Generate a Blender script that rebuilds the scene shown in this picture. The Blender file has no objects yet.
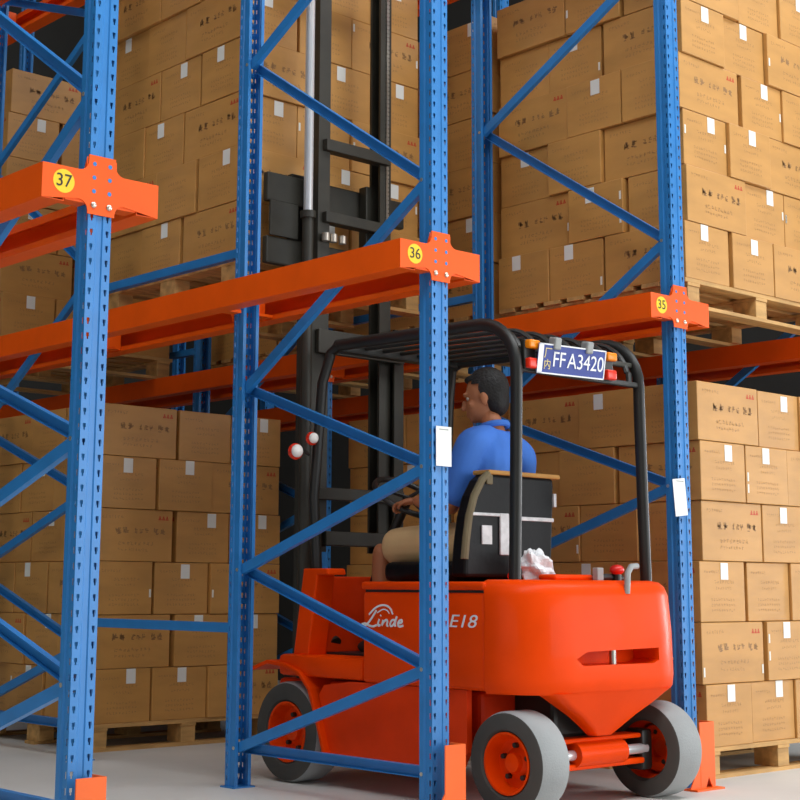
import bpy, bmesh, math, random
from mathutils import Vector, Matrix
random.seed(11)
PI = math.pi
scene = bpy.context.scene
col = scene.collection

# ------------------------------------------------------------------ materials
def srgb(r, g, b):
    f = lambda c: c / 12.92 if c <= .04045 else ((c + .055) / 1.055) ** 2.4
    return (f(r / 255), f(g / 255), f(b / 255), 1)

def mat(name, rgb, rough=.5, metal=0., var=.0, scale=6., bump=0., bscale=60., coat=0., dirt=None, emit=0., stretch=None, spec=None):
    m = bpy.data.materials.new(name); m.use_nodes = True
    nt = m.node_tree; b = nt.nodes['Principled BSDF']
    c = srgb(*rgb)
    b.inputs['Base Color'].default_value = c
    b.inputs['Roughness'].default_value = rough
    b.inputs['Metallic'].default_value = metal
    if spec is not None: b.inputs['Specular IOR Level'].default_value = spec
    if coat: b.inputs['Coat Weight'].default_value = coat; b.inputs['Coat Roughness'].default_value = .08
    if emit:
        b.inputs['Emission Color'].default_value = c; b.inputs['Emission Strength'].default_value = emit
    tc = nt.nodes.new('ShaderNodeTexCoord')
    if var or dirt:
        mp = nt.nodes.new('ShaderNodeMapping'); nt.links.new(tc.outputs['Object'], mp.inputs[0])
        if stretch: mp.inputs['Scale'].default_value = stretch
        info = nt.nodes.new('ShaderNodeObjectInfo')
        ad = nt.nodes.new('ShaderNodeVectorMath'); ad.operation = 'ADD'
        ml = nt.nodes.new('ShaderNodeMath'); ml.operation = 'MULTIPLY'; ml.inputs[1].default_value = 37.
        nt.links.new(info.outputs['Random'], ml.inputs[0])
        nt.links.new(mp.outputs[0], ad.inputs[0]); nt.links.new(ml.outputs[0], ad.inputs[1])
        n = nt.nodes.new('ShaderNodeTexNoise'); n.inputs['Scale'].default_value = scale; n.inputs['Detail'].default_value = 4
        nt.links.new(ad.outputs[0], n.inputs['Vector'])
        r = nt.nodes.new('ShaderNodeValToRGB'); nt.links.new(n.outputs['Fac'], r.inputs[0])
        lo = [max(0, x * (1 - var)) for x in c[:3]] + [1]; hi = [min(1, x * (1 + var)) for x in c[:3]] + [1]
        if dirt: lo = list(srgb(*dirt))
        r.color_ramp.elements[0].position = .33; r.color_ramp.elements[0].color = lo
        r.color_ramp.elements[1].position = .62; r.color_ramp.elements[1].color = hi if not dirt else list(c)
        nt.links.new(r.outputs[0], b.inputs['Base Color'])
    if bump:
        n2 = nt.nodes.new('ShaderNodeTexNoise'); n2.inputs['Scale'].default_value = bscale; n2.inputs['Detail'].default_value = 3
        nt.links.new(tc.outputs['Object'], n2.inputs['Vector'])
        bp = nt.nodes.new('ShaderNodeBump'); bp.inputs['Strength'].default_value = bump; bp.inputs['Distance'].default_value = .01
        nt.links.new(n2.outputs['Fac'], bp.inputs['Height']); nt.links.new(bp.outputs[0], b.inputs['Normal'])
    return m

BLUE = mat('blue_paint', (42, 123, 192), .36, var=.06, scale=9)
ORANGE = mat('orange_paint', (243, 90, 2), .45, var=.05, scale=5, spec=.3)
GUARD = mat('guard_orange', (246, 102, 20), .5, var=.05)
FRED = mat('forklift_red', (236, 68, 2), .38, var=.05, scale=4, coat=.05, spec=.08)
FREDD = mat('forklift_red_matte', (230, 60, 3), .5, var=.08, scale=5, spec=.2)
CARTON = mat('cardboard', (198, 145, 78), .42, var=.07, scale=3.5, bump=.03, bscale=14, stretch=(1, 1, 3))
INK = mat('faded_ink', (168, 124, 76), .6)
INKD = mat('print_ink', (152, 112, 68), .6)
INKR = mat('red_ink', (196, 70, 36), .6)
PAPER = mat('white_paper', (236, 236, 230), .5, var=.02)
GLINT = mat('glint_white', (240, 238, 228), .15)  # white standing in for glints of light on the cartons
WOOD = mat('pallet_wood', (196, 152, 92), .7, var=.2, scale=4, bump=.15, stretch=(1, 6, 6))
DARK = mat('black_steel', (31, 31, 28), .42, var=.12)
MAST = mat('mast_steel', (48, 46, 38), .5, metal=.1, var=.15, scale=8)
CHROME = mat('chrome_rod', (232, 234, 236), .25, metal=.55)
STEEL = mat('bare_steel', (170, 168, 160), .3, metal=.9)
BOLT = mat('zinc_bolt', (215, 205, 190), .3, metal=.8)
YELLOW = mat('yellow_sticker', (248, 206, 14), .45)
BLACKINK = mat('black_ink', (40, 32, 18), .5)
TYRE = mat('tyre_side', (70, 68, 64), .8, var=.1, bump=.1)
TREAD = mat('grey_tread', (150, 153, 153), .85, var=.06, bump=.2, bscale=120)
SEAT = mat('black_vinyl', (13, 13, 14), .45, spec=.2, bump=.25, bscale=16)
TRIM = mat('tan_trim', (176, 128, 62), .7, var=.15)
PIPING = mat('worn_piping', (112, 100, 72), .7, var=.15)
STRIP = mat('silver_tape', (196, 196, 196), .3, var=.15, scale=25)
PLATEBLUE = mat('plate_blue', (24, 52, 140), .4)
WHITE = mat('white_enamel', (236, 238, 240), .4)
CREAM = mat('plate_cream', (226, 206, 132), .4)
AMBER = mat('amber_lens', (250, 140, 8), .25)
REDLENS = mat('red_lens', (238, 50, 22), .25)
LENS = mat('lamp_lens', (250, 246, 240), .15)
CAPRED = mat('red_knob', (214, 34, 26), .35)
GREYP = mat('grey_plastic', (150, 152, 150), .5)
BAG = mat('silver_bag', (226, 228, 230), .25, bump=.3, bscale=30)
SKIN = mat('skin', (172, 108, 70), .55, var=.05)
SHIRT = mat('blue_shirt', (62, 118, 208), .8, var=.07, scale=7, bump=.25, bscale=12)
SHORTS = mat('khaki_cotton', (206, 172, 122), .85, var=.05, bump=.25, bscale=14)
HAIR = mat('black_hair', (20, 17, 15), .6, bump=.5, bscale=90)
EYEW = mat('eye_white', (178, 168, 156), .3)
SHOE = mat('dark_shoe', (38, 34, 32), .6)
GUM = mat('lip', (140, 76, 58), .5)
CONC = mat('concrete_floor', (212, 210, 204), .55, var=.07, scale=1.2, bump=.03, bscale=30)
WALL = mat('wall_sheet', (58, 57, 54), .8, var=.04)
CEIL = mat('ceiling_sheet', (84, 86, 86), .8)
RUBBER = mat('rubber_hose', (30, 30, 30), .5)

# ------------------------------------------------------------------ mesh builder (all coordinates are world metres)
ORIGIN = {}
class MB:
    def __init__(s): s.bm = bmesh.new(); s.mi = 0
    def _tag(s, faces):
        for f in faces: f.material_index = s.mi
    def box(s, a, b, rot=None, piv=None):
        x0, y0, z0 = a; x1, y1, z1 = b
        vs = [s.bm.verts.new(p) for p in ((x0,y0,z0),(x1,y0,z0),(x1,y1,z0),(x0,y1,z0),(x0,y0,z1),(x1,y0,z1),(x1,y1,z1),(x0,y1,z1))]
        fs = [s.bm.faces.new([vs[i] for i in q]) for q in ((0,3,2,1),(4,5,6,7),(0,1,5,4),(1,2,6,5),(2,3,7,6),(3,0,4,7))]
        s._tag(fs)
        if rot is not None:
            p = Vector(piv) if piv else (Vector(a) + Vector(b)) / 2
            for v in vs: v.co = p + rot @ (v.co - p)
        return vs, fs
    def rbox(s, a, b, r=.01, seg=2, rot=None, piv=None):
        vs, fs = s.box(a, b, rot, piv)
        es = list({e for f in fs for e in f.edges})
        o = bmesh.ops.bevel(s.bm, geom=es, offset=r, segments=seg, profile=.5, affect='EDGES')
        s._tag(o['faces']); return s
    def quad(s, *pts):
        f = s.bm.faces.new([s.bm.verts.new(p) for p in pts]); f.material_index = s.mi; return f
    def cyl(s, p0, p1, r0, r1=None, n=20, cap=True):
        r1 = r0 if r1 is None else r1
        p0, p1 = Vector(p0), Vector(p1); d = (p1 - p0).normalized()
        u = d.orthogonal().normalized(); w = d.cross(u)
        A = [s.bm.verts.new(p0 + r0 * (math.cos(t) * u + math.sin(t) * w)) for t in (2 * PI * i / n for i in range(n))]
        B = [s.bm.verts.new(p1 + r1 * (math.cos(t) * u + math.sin(t) * w)) for t in (2 * PI * i / n for i in range(n))]
        fs = [s.bm.faces.new((A[i], A[(i + 1) % n], B[(i + 1) % n], B[i])) for i in range(n)]
        if cap: fs += [s.bm.faces.new(A[::-1]), s.bm.faces.new(B)]
        s._tag(fs); return s
    def tube(s, pts, r, n=12, flat=None):
        pts = [Vector(p) for p in pts]; rings = []
        up = None
        for i, p in enumerate(pts):
            d = (pts[min(i + 1, len(pts) - 1)] - pts[max(i - 1, 0)]).normalized()
            if up is None: up = d.orthogonal().normalized() if abs(d.x) > .9 else (Vector((1, 0, 0)) - d * d.x).normalized()
            else: up = (up - d * up.dot(d)).normalized()
            w = d.cross(up); rr = r[i] if isinstance(r, (list, tuple)) else r
            a, b = (rr, rr) if flat is None else (rr * flat[0], rr * flat[1])
            rings.append([s.bm.verts.new(p + a * math.cos(t) * up + b * math.sin(t) * w) for t in (2 * PI * k / n for k in range(n))])
        fs = []
        for A, B in zip(rings, rings[1:]):
            fs += [s.bm.faces.new((A[i], A[(i + 1) % n], B[(i + 1) % n], B[i])) for i in range(n)]
        fs += [s.bm.faces.new(rings[0][::-1]), s.bm.faces.new(rings[-1])]
        s._tag(fs); return s
    def sphere(s, c, r, sc=(1, 1, 1), n=16, rot=None):
        M = Matrix.Translation(c) @ (rot.to_4x4() if rot is not None else Matrix()) @ Matrix.Diagonal((sc[0] * r, sc[1] * r, sc[2] * r, 1))
        o = bmesh.ops.create_uvsphere(s.bm, u_segments=n, v_segments=max(6, n // 2), radius=1, matrix=M)
        s._tag({f for v in o['verts'] for f in v.link_faces}); return s
    def lathe(s, c, axis, prof, n=40):
        # prof: list of (r, t) revolved about axis through c
        c = Vector(c); d = Vector(axis).normalized(); u = d.orthogonal().normalized(); w = d.cross(u); rings = []
        for r, t in prof:
            rings.append([s.bm.verts.new(c + d * t + max(r, 1e-4) * (math.cos(a) * u + math.sin(a) * w)) for a in (2 * PI * k / n for k in range(n))])
        fs = []
        for A, B in zip(rings, rings[1:]):
            fs += [s.bm.faces.new((A[i], A[(i + 1) % n], B[(i + 1) % n], B[i])) for i in range(n)]
        s._tag(fs); return fs
    def prism(s, poly, ax, a, b):
        # poly: 2-D points in the two axes other than ax, extruded from a to b along ax
        def P(p, t):
            q = list(p); q.insert(ax, t); return q
        A = [s.bm.verts.new(P(p, a)) for p in poly]; B = [s.bm.verts.new(P(p, b)) for p in poly]; n = len(poly)
        fs = [s.bm.faces.new((A[i], A[(i + 1) % n], B[(i + 1) % n], B[i])) for i in range(n)] + [s.bm.faces.new(A[::-1]), s.bm.faces.new(B)]
        s._tag(fs); return s
    def loft(s, rings, cap=True, closed=True):
        R = [[s.bm.verts.new(p) for p in r] for r in rings]; n = len(R[0]); fs = []
        for A, B in zip(R, R[1:]):
            for i in range(n if closed else n - 1): fs.append(s.bm.faces.new((A[i], A[(i + 1) % n], B[(i + 1) % n], B[i])))
        if cap: fs += [s.bm.faces.new(R[0][::-1]), s.bm.faces.new(R[-1])]
        s._tag(fs); return s
    def build(s, name, mats, parent=None, origin=None, smooth=False, bevel=0., auto=35., fix=True):
        if fix: bmesh.ops.recalc_face_normals(s.bm, faces=s.bm.faces[:])
        me = bpy.data.meshes.new(name)
        if parent is not None: origin = ORIGIN[parent.name]
        elif origin is None: origin = (0, 0, 0)
        origin = Vector(origin)
        bmesh.ops.translate(s.bm, verts=s.bm.verts[:], vec=-origin)
        if smooth:
            for f in s.bm.faces: f.smooth = True
            for e in s.bm.edges:
                if len(e.link_faces) == 2 and e.calc_face_angle(0) > math.radians(auto): e.smooth = False
        s.bm.to_mesh(me); s.bm.free()
        for m in (mats if isinstance(mats, (list, tuple)) else [mats]): me.materials.append(m)
        return link(name, me, parent, origin, bevel)

def link(name, me, parent, origin, bevel=0.):
    o = bpy.data.objects.new(name, me); col.objects.link(o)
    ORIGIN[o.name] = Vector(origin)
    if parent is not None: o.parent = parent
    else: o.location = origin
    if bevel:
        b = o.modifiers.new('edge', 'BEVEL'); b.width = bevel; b.segments = 2; b.limit_method = 'ANGLE'; b.angle_limit = math.radians(40)
    return o

def thing(name, label, cat, loc, group=None):
    o = bpy.data.objects.new(name, None); col.objects.link(o); o.empty_display_size = .1
    o.location = loc; ORIGIN[o.name] = Vector(loc)
    return tag(o, label, cat, group)
def part_empty(name, parent):
    o = bpy.data.objects.new(name, None); col.objects.link(o); o.empty_display_size = .05
    o.parent = parent; ORIGIN[o.name] = ORIGIN[parent.name]; return o
def tag(o, label, cat, group=None):
    o['label'] = label; o['category'] = cat
    if group: o['group'] = group
    return o
def struct(o): o['kind'] = 'structure'; return o
def dup(o, loc):
    r = o.copy(); col.objects.link(r); r.location = loc; ORIGIN[r.name] = Vector(loc)
    for k in ('group',):
        pass
    for ch in o.children:
        c = ch.copy(); col.objects.link(c); c.parent = r
        for g in ch.children:
            d = g.copy(); col.objects.link(d); d.parent = c
    return r
def baked(o):
    # bakes an object's modifiers into its mesh
    dg = bpy.context.evaluated_depsgraph_get(); dg.update()
    me = bpy.data.meshes.new_from_object(o.evaluated_get(dg)); old = o.data
    o.modifiers.clear(); o.data = me; return o
def text_mesh(txt, size, extrude=.0015, shear=0., align='CENTER', spacing=1.):
    cu = bpy.data.curves.new('lettering', 'FONT'); cu.body = txt; cu.size = size; cu.extrude = extrude; cu.shear = shear
    cu.align_x = align; cu.align_y = 'CENTER'; cu.space_character = spacing
    t = bpy.data.objects.new('lettering', cu); col.objects.link(t)
    dg = bpy.context.evaluated_depsgraph_get(); dg.update()
    me = bpy.data.meshes.new_from_object(t.evaluated_get(dg)); bpy.data.objects.remove(t); return me
def put_text(name, txt, size, M, m, parent, **k):
    me = text_mesh(txt, size, **k); me.materials.clear(); me.materials.append(m)
    me.transform(Matrix.Translation(-ORIGIN[parent.name]) @ M)
    return link(name, me, parent, ORIGIN[parent.name])
FACE_FRONT = Matrix.Rotation(PI / 2, 4, 'X')                       # text facing -Y
FACE_LEFT = Matrix.Rotation(-PI / 2, 4, 'Z') @ FACE_FRONT          # text facing -X

# ------------------------------------------------------------------ place
L = 1.592                      # spacing of the rack lines A (-L), B (0), C (L)
BAY = 2.595
POST_H = 6.45
FD = 1.325                     # outer depth of an upright frame
Z1, Z2 = 2.245, 4.42           # top of the two levels of pallet rails

m = MB(); m.box((-16, -14, -.2), (22, 12.2, 0)); struct(m.build('floor', CONC))
m = MB(); m.box((-16, -14, 8.6), (22, 12.2, 8.8)); struct(m.build('ceiling', CEIL))
m = MB(); m.box((-16, 9.3, 0), (5.0, 9.5, 8.6)); struct(m.build('wall_back', WALL))
m = MB(); m.box((-16.2, -14, 0), (-16, 12.2, 8.6)); struct(m.build('wall_left', WALL))
m = MB(); m.box((5.0, -.3, 0), (5.2, 9.5, 8.6)); struct(m.build('shade_wall_right', WALL))  # added wall, keeps outside light out and the deep lanes dark

# ---- upright frame
def post_bm():
    m = MB(); bm = m.bm
    prof = [(-.028,.072),(-.045,.072),(-.045,.048),(-.039,.043),(-.039,.029),(-.045,.024),(-.045,.016),(-.045,.008),(-.045,0),(-.036,0),(-.0335,0),(-.0275,0),(-.025,0),
            (-.014,0),(-.010,.004),(.010,.004),(.014,0)]
    prof += [(-x, y) for x, y in prof[12::-1]]
    zs = [0.]; holes = set()
    for k in range(int(POST_H / .05)):
        z = .03 + k * .05; j = len(zs)
        zs += [z, z + .009, z + .022]; holes.add((j, 0)); holes.add((j + 1, 1))
    zs.append(POST_H)
    V = [[bm.verts.new((x, y, z)) for x, y in prof] for z in zs]
    n = len(prof)
    idx = {p: i for i, p in enumerate(prof)}
    narrow = {i for i in range(n - 1) if abs(abs((prof[i][0] + prof[i+1][0]) / 2) - .0305) < .001 and prof[i][1] == 0 == prof[i+1][1]}
    wide = {i for i in range(n - 1) if prof[i][1] == 0 == prof[i+1][1] and .0245 < min(abs(prof[i][0]), abs(prof[i+1][0])) and max(abs(prof[i][0]), abs(prof[i+1][0])) < .0365}
    fl = {i for i in range(n - 1) if abs(prof[i][0]) == .045 and abs(prof[i+1][0]) == .045 and .004 < (prof[i][1] + prof[i+1][1]) / 2 < .013 and abs(prof[i][1] - prof[i+1][1]) > .001 and min(prof[i][1], prof[i+1][1]) == .008}
    for j in range(len(zs) - 1):
        for i in range(n - 1):
            if (j, 1) in holes and (i in wide or i in fl): continue
            if (j, 0) in holes and (i in narrow or i in fl): continue
            bm.faces.new((V[j][i], V[j][i+1], V[j+1][i+1], V[j+1][i]))
    return m
def solid(o, t):
    s = o.modifiers.new('sheet', 'SOLIDIFY'); s.thickness = t; s.offset = -1; return baked(o)
tmp = post_bm().build('post', BLUE, origin=(0, 0, 0)); solid(tmp, .0025)
POST_MESH = tmp.data; bpy.data.objects.remove(tmp)

def brace_bm(y0, z0, y1, z1, x, w=.044, t=.026, flip=False):
    # a C channel between the two posts, open side facing +X
    m = MB(); a, b = Vector((x, y0, z0)), Vector((x, y1, z1)); d = (b - a).normalized(); u = Vector((1, 0, 0)).cross(d).normalized()
    X = Vector((1, 0, 0)); k = .0025
    sec = [(t, -w/2), (0, -w/2), (0, w/2), (t, w/2), (t, w/2 - k), (k, w/2 - k), (k, -w/2 + k), (t, -w/2 + k)]
    if flip: sec = [(t - p, q) for p, q in sec]
    m.loft([[a + X * (p - t/2) + u * q for p, q in sec], [b + X * (p - t/2) + u * q for p, q in sec]])
    return m
ND = [.172, .955, 1.78, 3.34, 4.45]                # brace nodes on the rear post
NB = [.171, .565, 1.355, 2.53, 4.0]                # and on the front post
BR = [(NB[0], ND[0]), (NB[1], ND[0]), (NB[1], ND[1]), (NB[2], ND[1]), (NB[2], ND[2]), (NB[3], ND[2]), (NB[3], ND[3]), (NB[4], ND[3]), (NB[4], ND[4])]
def frame_proto():
    t = thing('upright_frame', '', 'rack frame', (0, 0, 0), 'upright frames of the rack')
    for flip in (0, 1):
        o = bpy.data.objects.new('post', POST_MESH); col.objects.link(o); o.parent = t
        if flip: o.rotation_euler.z = PI; o.location = (0, FD, 0)
        y = .036 if not flip else FD - .036
        m = MB(); m.box((-.06, y - .05, 0), (.06, y + .05, .006)); m.build('base_plate', BLUE, t)
    for i, (zb, zd) in enumerate(BR):
        x = -.012 if i % 2 else .012
        m = brace_bm(.055, zb, FD - .06, zd, x, flip=i % 2 == 0)
        m.build('brace', BLUE, t)
    m = MB()
    for z in NB: m.cyl((-.047, .06, z), (-.036, .06, z), .008, n=10)
    for z in ND: m.cyl((-.047, FD - .06, z), (-.036, FD - .06, z), .008, n=10)
    m.build('brace_bolt', BOLT, t)
    return t
FLAB = {(-L, 0): 'blue slotted upright frame at the left edge, carrying the orange bracket numbered 37',
        (0, 0): 'blue slotted upright frame between camera and forklift, carrying the bracket numbered 36',
        (L, 0): 'blue slotted upright frame beyond the forklift, with tilted white paper tag',
        (0, 1): 'blue upright frame in second bay, seen behind the post numbered 37',
        (L, 1): 'blue upright frame in shadow beyond the mast, second bay past the forklift',
        (0, 2): 'blue upright frame deepest in the numbered 36 rack line',
        (L, 2): 'dim blue upright frame deepest in the rack line beyond the forklift',
        (2 * L, 0): 'blue upright frame behind the cartons at the right edge',
        (2 * L, 1): 'blue upright frame in the dark lane past all loads, second bay',
        (2 * L, 2): 'blue upright frame in the dark lane past all loads, deepest bay'}
fp = frame_proto(); first = True
FRAMES = {}
for (x, b), lab in FLAB.items():
    o = fp if first else dup(fp, (0, 0, 0)); first = False
    o.location = (x, b * BAY, 0); o['label'] = lab; FRAMES[(x, b)] = o
for (x, b) in ((0, 0), (L, 0), (0, 1), (L, 1)):
    where = ('numbered 36 rack line' if x == 0 else 'rack line beyond the forklift') + (', first bay' if b == 0 else ', second bay')
    for z, hw in ((.695, 'low'), (2.437, 'high')):
        m = MB(); y0, y1 = b * BAY + FD + .001, (b + 1) * BAY - .001
        m.box((x - .02, y0 + .004, z - .022), (x + .02, y1 - .004, z + .022))
        m.box((x - .034, y0, z - .03), (x + .034, y0 + .004, z + .03)); m.box((x - .034, y1 - .004, z - .03), (x + .034, y1, z + .03))
        tag(m.build('spacer_bar', BLUE, None, (x, y0, z), bevel=.003), f'{hw} blue spacer bar in the {where}', 'spacer bar', 'spacer bars between the frames')

# ---- cantilever brackets, rails
def bracket(x, y, z, label, num=None, flip=1, front=False):
    # flip = 1: plate faces -Y ; -1: plate faces +Y
    t = thing('rail_bracket', label, 'bracket', (x, y, z), 'orange rail brackets')
    a = .225 if front else .137; zt, zb = z + .0, z - .118                      # arm top and bottom
    pt, pb = z + .058, z - .135                             # centre plate
    r = .035; w = .052
    poly = []
    def arc(cx, cz, a0, a1):
        for i in range(5):
            q = math.radians(a0 + (a1 - a0) * i / 4); poly.append((cx + r * math.cos(q), cz + r * math.sin(q)))
    poly += [(a, zb), (a, zt)]; arc(w + r, zt + r, 270, 180)
    poly += [(w, pt), (-w, pt)]; arc(-w - r, zt + r, 360, 270)
    poly += [(-a, zt), (-a, zb)]; arc(-w - r, zb - r * .5, 90, 0)
    poly += [(-w, pb - .01), (w, pb - .01)]; arc(w + r, zb - r * .5, 180, 90)
    poly = [(x + p, q) for p, q in poly]
    # dips of the lower fillets stay above the plate's foot
    poly = [(p, max(q, pb - .01)) for p, q in poly]
    m = MB(); y0 = y - flip * .0065; y1 = y - flip * .0025
    m.prism(poly, 1, min(y0, y1), max(y0, y1)); m.build('face_plate', ORANGE, t)
    for s in (-1, 1):
        m = MB(); xa, xb = sorted((x + s * .05, x + s * .136)); yb = y + flip * .06
        m.box((xa, min(y1, yb), zb + .007), (xb, max(y1, yb), zb + .02))
        m.prism([(min(y1, yb), zb + .02), (max(y1, yb), zb + .02), (y1, zt + .05)], 0, x + s * .054, x + s * .058)
        m.build('arm', ORANGE, t)
    if flip == 1:
        for i in (-1, 1):
            for k in range(4):
                zz = pt - .03 - k * .047
                m = MB()
                if k == 3: m.sphere((x + i * .03, y - .008, zz), .011, (1, .6, 1), 10); m.build('bolt', BOLT, t, smooth=True)
                else: m.cyl((x + i * .03, y - .004, zz), (x + i * .03, y - .0072, zz), .0075, n=10); m.build('hook', BLUE, t)
    if num:
        m = MB(); m.cyl((x - .145, y - .0065, z - .052), (x - .145, y - .0075, z - .052), .04, n=28)
        st = m.build('number_sticker', YELLOW, t); ORIGIN[st.name] = ORIGIN[t.name]
        put_text('number', num, .062, Matrix.Translation((x - .145, y - .0082, z - .052)) @ FACE_FRONT, BLACKINK, st, extrude=.0005)
    return t
bracket(-L, 0, Z1, 'orange rail bracket with round yellow sticker numbered 37', '37', front=True)
bracket(0, 0, Z1, 'orange rail bracket with round yellow sticker numbered 36', '36', front=True)
bracket(L, 0, Z1, 'orange rail bracket with blurred yellow sticker, beyond the forklift', '35', front=True)
RL = {0: 'numbered 36 rack line', L: 'rack line beyond the forklift'}
for x in (0, L):
    bracket(x, FD, Z1, f'orange rail bracket on rear post of first frame, {RL[x]}', None, -1)
    bracket(x, BAY, Z1, f'orange rail bracket on front post of second frame, {RL[x]}', None)
    bracket(x, BAY + FD, Z2, f'upper orange rail bracket on rear post of second frame, {RL[x]}', None, -1)
bracket(-L, FD, Z1, 'orange rail bracket on rear post of the frame numbered 37', None, -1)
bracket(2 * L, 0, Z1, 'orange rail bracket behind the cartons at the right edge', front=True)

def rail(x, s, z, y0, y1, label):
    # sheet profile: tall outer face, shelf inwards, bottom return
    m = MB(); k = .003; xo = x + s * .225; X = lambda d: xo - s * d
    sec = [(0, 0), (0, -.118), (.085, -.118), (.085, -.095), (.085 - k, -.095), (.085 - k, -.118 + k), (k, -.118 + k), (k, -k), (.075, -k), (.075, -.03), (.075 + k, -.03), (.075 + k, 0)]
    m.prism([(X(a), z + b) for a, b in sec], 1, y0, y1)
    return tag(m.build('pallet_rail', ORANGE, None, (x, y0, z)), label, 'rail', 'orange pallet rails')
side = {-1: 'near', 1: 'far'}
for x, nm in ((-L, 'rack line numbered 37'), (0, 'rack line numbered 36'), (L, 'rack line beyond the forklift'), (2 * L, 'last rack line, behind the right-hand loads')):
    for s in (-1, 1):
            rail(x, s, Z1, -.002, 8.6 if x > -1 else 3., f'orange first-level rail, {side[s]} side of the {nm}')
for x in (0, L):
    for s in (-1, 1):
        rail(x, s, Z2, -.002, 8.6, f'dim orange top-level rail, {side[s]} side of the {RL[x]}')

# ---- column guards bolted to the floor, paper tags
def guard(x, label):
    t = thing('column_guard', label, 'column guard', (x, -.1, 0), 'orange column guards')
    x -= .088; xa, xb = x + .015, x + .125
    m = MB(); m.prism([(xa, 0), (xa, .292), (xb, .292), (xb, 0), (xb - .02, 0), (x + .075, .05), (x + .05, 0)], 1, -.1, -.094)
    m.box((xb - .006, -.094, .0), (xb, -.02, .292)); m.build('guard_plate', GUARD, t, bevel=.002)
    m = MB(); m.box((xa - .075, -.135, 0), (xb + .02, -.06, .008)); m.build('foot_plate', GUARD, t, bevel=.001)
    m = MB(); m.prism([(xa, .0), (xa - .075, .008), (xa, .115)], 1, -.099, -.094); m.build('gusset', GUARD, t)
    return t
guard(-L, 'orange steel column guard at foot of the post numbered 37')
guard(0, 'orange steel column guard at foot of the post numbered 36')
guard(L, 'orange steel column guard beside the rear right wheel of the forklift')
def ptag(x, z, h, w, rot, label):
    m = MB(); vs, fs = m.box((x - w/2, -.009, z - h/2), (x + w/2, -.0075, z + h/2))
    for v in m.bm.verts: v.co = Vector((x, -.008, z)) + Matrix.Rotation(rot, 3, 'Y') @ (v.co - Vector((x, -.008, z)))
    o = m.build('paper_tag', PAPER, None, (x, 0, z)); tag(o, label, 'paper tag', 'paper tags on the posts')
    ORIGIN[o.name] = Vector((x, 0, z))
    m = MB(); m.box((x - w * .3, -.0095, z + h/2 - .014), (x + w * .3, -.0092, z + h/2 - .010)); m.build('staple_line', GREYP, o)
ptag(.012, 1.434, .158, .085, 0, 'white paper tag on the post numbered 36')
ptag(L - .045, 1.3, .172, .092, math.radians(-6), 'tilted white paper tag on the blue post beyond the forklift')

# ------------------------------------------------------------------ cartons and pallets
CL, CS, CH = .503, .365, .2875
def glyphs(m, frame, x0, z0, w, h, n, dens=5, rnd=None):
    # n cells of short strokes: faded print nobody can read
    cw = w / n
    for i in range(n):
        for k in range(dens):
            cx = x0 + i * cw + rnd.uniform(.1, .6) * cw; cz = z0 + rnd.uniform(.05, .8) * h
            if rnd.random() < .5: a, b = rnd.uniform(.3, .5) * cw, h * .12
            else: a, b = cw * .12, rnd.uniform(.3, .6) * h
            a = min(a, x0 + (i + .92) * cw - cx); b = min(b, z0 + h - cz)
            if a > 0 and b > 0: frame(cx, cz, a, b)
def carton_mesh(seed):
    rnd = random.Random(seed); m = MB()
    m.rbox((-CL/2, -CS/2, 0), (CL/2, CS/2, CH), .0035, 2)
    e = .0006
    def fr(face):
        def put(x, z, a, b):
            if face == 'F': m.quad((x, -CS/2 - e, z), (x + a, -CS/2 - e, z), (x + a, -CS/2 - e, z + b), (x, -CS/2 - e, z + b))
            if face == 'B': m.quad((-x, CS/2 + e, z), (-x - a, CS/2 + e, z), (-x - a, CS/2 + e, z + b), (-x, CS/2 + e, z + b))
            if face == 'L': m.quad((-CL/2 - e, -x, z), (-CL/2 - e, -x - a, z), (-CL/2 - e, -x - a, z + b), (-CL/2 - e, -x, z + b))
            if face == 'R': m.quad((CL/2 + e, x, z), (CL/2 + e, x + a, z), (CL/2 + e, x + a, z + b), (CL/2 + e, x, z + b))
        return put
    for f in 'FB':
        m.mi = 1; glyphs(m, fr(f), -.215, .232, .14, .02, 7, 4, rnd)
        m.mi = 2; glyphs(m, fr(f), -.13, .146, .095, .042, 2, 13, rnd); glyphs(m, fr(f), -.005, .15, .1, .034, 3, 7, rnd); glyphs(m, fr(f), .12, .146, .085, .042, 2, 12, rnd)
        m.mi = 1; glyphs(m, fr(f), -.11, .085, .24, .024, 9, 5, rnd); glyphs(m, fr(f), -.11, .055, .2, .02, 9, 4, rnd)
        m.mi = 3
        for k in range(3):
            p = fr(f); x = .155 + k * .024
            p(x, .232, .021, .006); p(x + .003, .239, .015, .006); p(x + .006, .246, .009, .008)
    for f in 'LR':
        m.mi = 1; glyphs(m, fr(f), -.15, .228, .13, .018, 7, 4, rnd)
        glyphs(m, fr(f), -.07, .18, .17, .02, 8, 4, rnd); glyphs(m, fr(f), -.06, .152, .13, .016, 7, 4, rnd)
        m.mi = 1
        for r in range(3): glyphs(m, fr(f), -.1, .045 + r * .026, .2, .016, 10, 4, rnd)
    o = m.build('carton', [CARTON, INK, INKD, INKR], fix=False)
    me = o.data; bpy.data.objects.remove(o); return me
CM = [carton_mesh(i) for i in range(4)]
def small_mesh(name, a, b, mt, bend=0):
    m = MB(); m.box(a, b)
    o = m.build(name, mt); me = o.data; bpy.data.objects.remove(o); return me
STK = small_mesh('paper_label', (-.03, -.0012, -.08), (.03, 0, 0), PAPER)
GLINT_MESH = small_mesh('glint_strip', (-.006, -.0012, -.022), (.006, .0, .022), GLINT)  # painted highlight strip for carton edges
LAY = ['bottom layer', 'second layer', 'third layer', 'fourth layer', 'fifth layer', 'top layer']

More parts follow.
